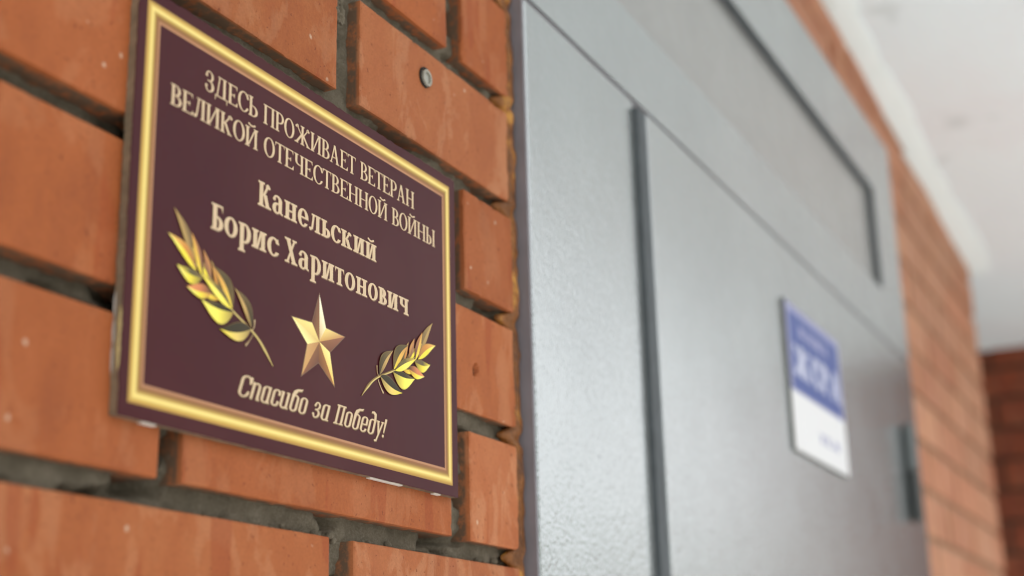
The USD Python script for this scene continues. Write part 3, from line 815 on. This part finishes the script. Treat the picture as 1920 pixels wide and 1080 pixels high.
# board: edges a little ragged
def board():
    pts = []
    r = np.random.default_rng(5)
    n = 140
    def jit(a, b, k, fixed, axis, amp):
        t = np.linspace(a, b, k, endpoint=False)
        j = (meshkit.fbm(np.stack([t * .35, t * 0 + fixed, t * 0], 1), 4, 3) - .5) * amp
        return [(u, fixed + q) if axis == 'x' else (fixed + q, u) for u, q in zip(t, j)]
    pts += jit(PX0, PX1, n, PZ0, 'x', .5) + jit(PZ0, PZ1, n, PX1, 'z', .4) + jit(PX1, PX0, n, PZ1, 'x', 1.6) + jit(PZ1, PZ0, n, PX0, 'z', 1.3)
    return Polygon([(a / 1000, H + b / 1000) for a, b in pts]).buffer(0)


bp = board()
obj('board', outline_mesh(bp.buffer(-.0002), YP + .0005, YP + .0050), PLQ_EDGE, plaque)
obj('printed_face', outline_mesh(bp, YP, YP + .0005), PLQ, plaque)
# gold border: a printed moulding, profile from outside to inside
def border(x0, x1, z0, z1, prof, y):
    """prof: (inset mm, height mm, colour)"""
    V, C, F = [], [], []
    for ins, hgt, col in prof:
        for cx, cz in ((x0 + ins, z0 + ins), (x1 - ins, z0 + ins), (x1 - ins, z1 - ins), (x0 + ins, z1 - ins)):
            a, b = mm(cx, cz)
            V.append([a, y - hgt / 1000, b]); C.append(lin(*col))
    n = len(prof)
    for i in range(n - 1):
        for j in range(4):
            a, b = i * 4 + j, i * 4 + (j + 1) % 4
            F += [[a, b, b + 4], [a, b + 4, a + 4]]
    return trimesh.Trimesh(V, F, process=False), C


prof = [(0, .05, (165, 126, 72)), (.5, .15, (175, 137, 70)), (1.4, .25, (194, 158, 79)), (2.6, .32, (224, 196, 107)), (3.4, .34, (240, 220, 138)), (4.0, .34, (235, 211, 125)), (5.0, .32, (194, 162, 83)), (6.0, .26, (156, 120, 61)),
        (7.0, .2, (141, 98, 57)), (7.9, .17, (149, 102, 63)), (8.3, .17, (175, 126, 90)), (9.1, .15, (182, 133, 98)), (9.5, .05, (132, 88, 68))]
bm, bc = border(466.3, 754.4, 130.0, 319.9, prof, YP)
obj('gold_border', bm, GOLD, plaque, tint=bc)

FACE_A = Serif(.098, .042, .052)
FACE_B = Serif(.150, .066, .062)
FACE_C = Round(.096, .052)
LINES = [('ЗДЕСЬ ПРОЖИВАЕТ ВЕТЕРАН', FACE_A, 509.5, 710.0, 291.3, 10.5, 0.03, .26, .7),
         ('ВЕЛИКОЙ ОТЕЧЕСТВЕННОЙ ВОЙНЫ', FACE_A, 484.8, 735.3, 274.4, 10.4, 0.03, .26, .7),
         ('Канельский', FACE_B, 554.2, 666.8, 246.3, 12.9, 0.05, .3, .74),
         ('Борис Харитонович', FACE_B, 517.9, 702.8, 223.1, 13.0, 0.05, .26, .74),
         ('Спасибо за Победу!', FACE_C, 542.0, 678.9, 146.9, 10.6, 0.075, .27, .80)]
for text, face, x0, x1, zb, cap, gap, space, xh in LINES:
    g, w = setline(text, face, cap, gap, space, xh)
    shear = .23 if face is FACE_C else 0.0        # the last line leans like an italic
    g = affinity.affine_transform(g, [1, shear, 0, 1, 0, 0])
    w = g.bounds[2]
    sx = (x1 - x0) / w / 1000
    g = affinity.affine_transform(g, [sx, 0, 0, cap / 1000, x0 / 1000, H + zb / 1000])
    rim = LETTER2_RIM if face is FACE_C else LETTER_RIM
    wide = .00016 if face is FACE_A else .00034
    rp = affinity.translate(g.buffer(wide * .6), .00018 if face is FACE_A else .0003, -.00018 if face is FACE_A else -.0003)
    ln_ = obj('lettering', outline_mesh(g.simplify(.00002), YP - .00022, YP - .0001), LETTER, plaque)
    obj('letter_edge', outline_mesh(rp.union(g.buffer(wide * .5)).simplify(.00002), YP - .0001, YP + .0001), rim, ln_)

# star
cx, cz, Ro, Ri = 610.1, 187.4, 25.6, 10.9
tips = [(cx + Ro * math.sin(k * 2 * math.pi / 5), cz + Ro * math.cos(k * 2 * math.pi / 5)) for k in range(5)]
inn = [(cx + Ri * math.sin((k + .5) * 2 * math.pi / 5), cz + Ri * math.cos((k + .5) * 2 * math.pi / 5)) for k in range(5)]
# per facet (tip, near-inner, centre) colours: right half then left half, clockwise from the top
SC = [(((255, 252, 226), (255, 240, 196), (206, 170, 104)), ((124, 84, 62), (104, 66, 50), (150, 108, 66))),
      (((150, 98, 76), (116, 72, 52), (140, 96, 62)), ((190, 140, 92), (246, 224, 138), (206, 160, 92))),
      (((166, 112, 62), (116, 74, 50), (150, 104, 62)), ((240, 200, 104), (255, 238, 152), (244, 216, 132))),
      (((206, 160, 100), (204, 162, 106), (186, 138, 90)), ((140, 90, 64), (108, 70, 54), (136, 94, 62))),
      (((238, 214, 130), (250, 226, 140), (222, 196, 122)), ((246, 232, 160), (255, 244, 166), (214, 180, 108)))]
V, C, F = [], [], []
def pt(x, z, h):
    a, b = mm(x, z)
    return [a, YP - h / 1000, b]


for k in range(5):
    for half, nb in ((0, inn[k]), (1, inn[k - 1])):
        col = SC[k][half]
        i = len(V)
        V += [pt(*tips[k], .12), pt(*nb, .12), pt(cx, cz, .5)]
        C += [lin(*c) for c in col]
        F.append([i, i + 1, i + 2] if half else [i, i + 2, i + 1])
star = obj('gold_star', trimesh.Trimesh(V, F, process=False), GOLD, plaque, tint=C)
rim = Polygon([mm(*p) for k in range(5) for p in (tips[k], inn[k])])
obj('star_edge', outline_mesh(rim.buffer(.00045, join_style=2, mitre_limit=3), YP - .0001, YP + .0001), LETTER_RIM, star)

# laurel branches: x measured from the middle of the plaque, right branch; the left one is its mirror image
OL, TAN, YEL, PALE, ORG, PNK, DK = (116, 94, 52), (192, 158, 96), (240, 220, 70), (250, 240, 140), (206, 140, 64), (192, 136, 78), (58, 48, 28)
FILL = [((84, 191), (92.0, 207.5), 2.2, 2.0, (DK, OL, TAN), (OL, ORG, TAN), .6), ((88, 193), (104.5, 207.5), 2.4, 2.2, (DK, (150, 112, 60), TAN), (OL, YEL, TAN), .8),
        ((84, 190), (103.0, 193.8), 2.4, 2.6, (DK, OL, TAN), (ORG, YEL, PALE), -.8), ((97, 198), (112.5, 216.5), 2.0, 2.2, (DK, OL, TAN), (OL, TAN, YEL), .8)]
LEAVES = [  # base, tip, half widths (left of the axis, right of it), colours base/mid/tip of the left half, of the right half, axis bend
    ((104.5, 203.5), (120.3, 225.2), 3.0, 2.7, (OL, (132, 108, 70), (176, 146, 86)), ((150, 122, 74), (176, 146, 90), TAN), 1.5),
    ((92.3, 197.6), (98.4, 211.0), 2.0, 2.2, ((150, 110, 80), PNK, PNK), ((120, 92, 66), (160, 110, 80), PNK), .6),
    ((98.5, 197.5), (107.5, 216.7), 2.6, 2.7, (DK, (150, 100, 76), ORG), (YEL, (226, 184, 80), (230, 170, 90)), .8),
    ((102.5, 199.2), (123.7, 211.9), 3.6, 3.0, ((150, 112, 70), ORG, (236, 190, 100)), (YEL, YEL, PALE), 1.6),
    ((98.0, 197.0), (116.8, 198.6), 3.0, 4.2, ((120, 100, 60), (96, 86, 58), YEL), ((110, 90, 52), YEL, PALE), -1.6),
    ((91.0, 191.3), (109.6, 190.0), 4.0, 3.0, (DK, (210, 130, 84), (226, 150, 90)), ((190, 120, 70), YEL, PALE), -1.0),
    ((74.7, 187.6), (91.5, 205.2), 5.2, 3.2, (OL, (84, 72, 42), (100, 84, 50)), (YEL, (226, 176, 84), PNK), 2.4),
    ((59.1, 181.4), (74.0, 198.4), 4.2, 2.6, (DK, (90, 76, 44), (120, 98, 58)), ((120, 98, 58), TAN, TAN), 2.0),
    ((75.7, 187.2), (99.9, 198.6), 2.6, 3.4, ((96, 84, 50), (110, 96, 56), (226, 196, 90)), (YEL, (250, 236, 110), YEL), 1.0),
    ((73.8, 186.0), (98.6, 186.6), 3.0, 7.0, (DK, (56, 48, 28), (120, 100, 56)), ((150, 122, 60), (246, 232, 96), (252, 238, 110)), -1.4),
    ((59.9, 180.9), (84.2, 175.6), 5.0, 4.2, (DK, (52, 46, 28), DK), ((140, 116, 70), (226, 200, 110), YEL), -1.8)]


def leaf_mesh(base, tip, wl, wr, cl, cr, bend, mirror, lift):
    base, tip = np.array(base, float), np.array(tip, float)
    ax = tip - base; L = np.linalg.norm(ax); ax /= L; nl = np.array([-ax[1], ax[0]])
    n = 14
    V, C, F = [], [], []
    rimpts = {1: [], -1: []}
    def tri(cs, t):
        cs = [np.array(lin(*c)) for c in cs]
        return cs[0] * (1 - t * 2) + cs[1] * t * 2 if t < .5 else cs[1] * (2 - 2 * t) + cs[2] * (2 * t - 1)
    for side, w, cs in ((1, wl, cl), (-1, wr, cr)):
        i0 = len(V)
        for i in range(n + 1):
            t = i / n
            prof = (math.sin(math.pi * min(1, t ** .78)) ** 1.12) if 0 < t < 1 else 0
            mid = base + ax * L * t + nl * bend * math.sin(math.pi * t)
            for q in (0, .5, .86, 1.0):
                p = mid + nl * side * w * 1.02 * prof * q
                hgt = .16 + lift + .35 * math.sin(math.pi * t) * (1 - (q - .3) ** 2)
                c = tri(cs, t) if q < .9 else tri(cs, t) * .5 + np.array(lin(150, 118, 66)) * .5
                V.append((p[0], p[1], hgt)); C.append(c)
            rimpts[side].append(mid + nl * side * w * prof)
        for i in range(n):
            for q in range(3):
                a = i0 + i * 4 + q
                quadf = [[a, a + 4, a + 5], [a, a + 5, a + 1]]
                F += quadf if side == 1 else [f[::-1] for f in quadf]
    s = -1 if mirror else 1
    V3 = [[(610.8 + s * x) / 1000, YP - h / 1000, H + z / 1000] for x, z, h in V]
    F = np.array(F)
    if mirror: F = F[:, ::-1]
    return trimesh.Trimesh(V3, F, process=False), C


def strip(pts, widths, cols, mirror, lift=.18):
    pts = np.array(pts, float)
    tt = np.linspace(0, 1, len(pts))
    t2 = np.linspace(0, 1, 30)
    from scipy.interpolate import PchipInterpolator
    P = np.stack([PchipInterpolator(tt, pts[:, k])(t2) for k in (0, 1)], 1)
    Wd = np.interp(t2, np.linspace(0, 1, len(widths)), widths)
    D = np.gradient(P, axis=0); D /= np.linalg.norm(D, axis=1)[:, None]
    N = np.stack([-D[:, 1], D[:, 0]], 1)
    V, C, F = [], [], []
    for i in range(30):
        for k, (q, hh, ck) in enumerate(((-1, .02, 2), (-.3, .3, 0), (.3, .3, 1), (1, .02, 2))):
            p = P[i] + N[i] * q * Wd[i] / 2
            s = -1 if mirror else 1
            V.append([(610.8 + s * p[0]) / 1000, YP - (lift + hh) / 1000, H + p[1] / 1000]); C.append(lin(*cols[ck]))
    for i in range(29):
        for k in range(3):
            a = i * 4 + k
            q = [[a, a + 4, a + 5], [a, a + 5, a + 1]]
            F += q if not mirror else [f[::-1] for f in q]
    return trimesh.Trimesh(V, F, process=False), C


for mirror in (True, False):
    st, sc = strip([(41.0, 166.2), (46.5, 171.8), (52.5, 176.8), (58.3, 180.1), (72.1, 185.8), (83.5, 190.7), (95.3, 197.6), (104, 203)], (.4, 2.4, 1.8, 1.6, 1.5, 1.3, 1.0), ((226, 204, 130), (150, 120, 70), (96, 76, 52)), mirror)
    br = obj('laurel_branch', st, GOLD, plaque, smooth=False, tint=sc, label='left gold laurel branch, tip up to the left' if mirror else 'right gold laurel branch, tip up to the right')
    b1, c1 = strip([(58.4, 180.6), (56.9, 183.4), (56.7, 186.3)], (.7, .8, 1.5), ((214, 190, 150), (150, 120, 84), (110, 86, 60)), mirror)
    b2, c2 = strip([(58.0, 178.6), (61.0, 174.6), (63.9, 172.0)], (.7, .8, 1.8), ((214, 190, 150), (150, 120, 84), (110, 86, 60)), mirror)
    obj('bud', b1, GOLD, br, tint=c1); obj('bud', b2, GOLD, br, tint=c2)
    for i, (ba, ti, wl, wr, cl, cr, bend) in enumerate(FILL + LEAVES):
        k = i - len(FILL)
        lm, lc = leaf_mesh(ba, ti, wl, wr, cl, cr, bend, mirror, .02 + .02 * i if k < 0 else .18 + .12 * (k % 3) + .05 * (k // 3))
        obj('leaf', lm, GOLD, br, tint=lc)

# white foam tape and glue showing at the plaque's edges
rng = np.random.default_rng(12)
for x0, x1, z, hgt in ((664, 699, 123.1, 1.5), (735, 743, 123.0, 1.3), (478, 488, 123.0, 1.5)):
    a, b = mm(x0, z); a2, _ = mm(x1, z)
    obj('foam_tape', box([a, YP + .0016, b], [a2, YP + .0046, b + .0016], .0004), TAPE, plaque)
gl = cat(*[blob([PX0 / 1000 + .0003, YP + .0014, H + z / 1000], .0016, i, 2, (.5, .6, 5.5)) for i, z in enumerate((152, 163))])
obj('glue', gl, GLUE, plaque, smooth=True)
gl = cat(*[blob([PX0 / 1000 - .0002, YP + .0046, H + z / 1000], .0009, i + 5, 2, (.5, .6, 6.0)) for i, z in enumerate((160, 172, 148))])
obj('glue', gl, GLUE2, plaque, smooth=True)

# ---------------------------------------------------------------- blue and white notice on the door leaf
sx0, sx1, sz0, sz1 = 3.655, 4.235, .634, 1.048
YS = W(0, DL, 0)[1]
notice = thing('notice', 'small blue and white notice board fixed to the grey door leaf', 'sign', loc=W((sx0 + sx1) / 2, DL, sz0))
def nb(x0, x1, z0, z1, y0, y1, r=0.0):
    a, b = W(x0, 1, z0), W(x1, 1, z1)
    return box([a[0], YS - y1, a[2]], [b[0], YS - y0, b[2]], r)


obj('board', nb(sx0, sx1, sz0, sz1, .0002, .0034, .0006), SIGN_BACK, notice)
zs_ = sz0 + .37 * (sz1 - sz0)
obj('white_field', nb(sx0 + .004, sx1 - .004, sz0 + .004, zs_ + .012, .0034, .0038), SIGN_WHITE, notice)
obj('pale_border', nb(sx0 + .004, sx1 - .004, zs_ + .012, sz1 - .004, .0034, .0038), SIGN_EDGE, notice)
obj('blue_field', nb(sx0 + .030, sx1 - .030, zs_ + .018, sz1 - .026, .0038, .0041), SIGN_BLUE, notice)
def notice_text(text, x0, x1, zb, cap, m, y, bold=(.17, .10, .03)):
    f = Serif(*bold)
    g, w = setline(text, f, 1, .06, .25, .75)
    k = (x1 - x0) * S / w
    a = W(x0, 1, zb)
    g = affinity.affine_transform(g, [k, 0, 0, cap * S, a[0], a[2]])
    obj('lettering', outline_mesh(g, YS - y - .0003, YS - y), m, notice)


notice_text('ЖСРА', sx0 + .04, sx1 - .02, zs_ + .060, .088, SIGN_PALE, .0041, (.20, .12, .02))
notice_text('ВНИЗ', sx0 + .12, sx1 - .15, zs_ + .178, .030, SIGN_EDGE, .0041)
notice_text('ТЕЛ', sx0 + .26, sx1 - .10, sz0 + .060, .024, SIGN_EDGE, .0038)

# ---------------------------------------------------------------- trees across the road (seen in the door's sheen)
def tree(x, y, h, seed, label):
    r = np.random.default_rng(seed)
    t = thing('tree', label, 'tree', group='trees across the road', loc=(x, y, -.32))
    zg = -.32
    def limb(p, q, ra, rb):
        a = m3.Manifold.hull(m3.Manifold.sphere(ra, 10).translate(list(map(float, p))) + m3.Manifold.sphere(rb, 10).translate(list(map(float, q)))).to_mesh()
        return trimesh.Trimesh(a.vert_properties[:, :3], a.tri_verts, process=False)
    base = np.array([x, y, zg]); fork = base + [r.uniform(-.2, .2), r.uniform(-.2, .2), h * .38]
    parts = [limb(base, fork, .03 * h * .9, .02 * h)]
    centres = []
    for k in range(7):
        a = r.uniform(0, 2 * math.pi); q = fork + [math.cos(a) * h * .2, math.sin(a) * h * .2, h * r.uniform(.12, .42)]
        parts.append(limb(fork, q, .012 * h, .005 * h)); centres.append(q)
    centres.append(base + [0, 0, h * .8])
    obj('trunk', cat(*parts), BARK, t, smooth=True)
    V, F = [], []
    n = 2600
    cs = np.array(centres)
    for i in range(n):
        c = cs[r.integers(len(cs))]
        d = r.normal(size=3); d /= np.linalg.norm(d)
        p = c + d * h * .17 * r.uniform(.35, 1.0) ** .5 * [1.1, 1.1, .8]
        s = h * .017 * r.uniform(.7, 1.4)
        a, b = r.normal(size=3), r.normal(size=3)
        a /= np.linalg.norm(a); b -= a * (a @ b); b /= np.linalg.norm(b)
        i0 = len(V)
        V += [p - a * s, p + b * s * .5, p + a * s, p - b * s * .5]
        F += [[i0, i0 + 1, i0 + 2], [i0, i0 + 2, i0 + 3]]
    obj('crown', trimesh.Trimesh(V, F, process=False), LEAF, t, kind='stuff')


for i, (x, y, h) in enumerate([(6, -10.5, 4.2), (10.5, -11.5, 4.8), (15, -11.5, 3.8), (20, -12.5, 4.2), (26, -12.5, 4.6), (1, -11.5, 4.6), (-5, -12, 5.0), (33, -14, 5.2)]):
    tree(x, y, h, 40 + i, 'leafy green tree standing across the road from the porch')
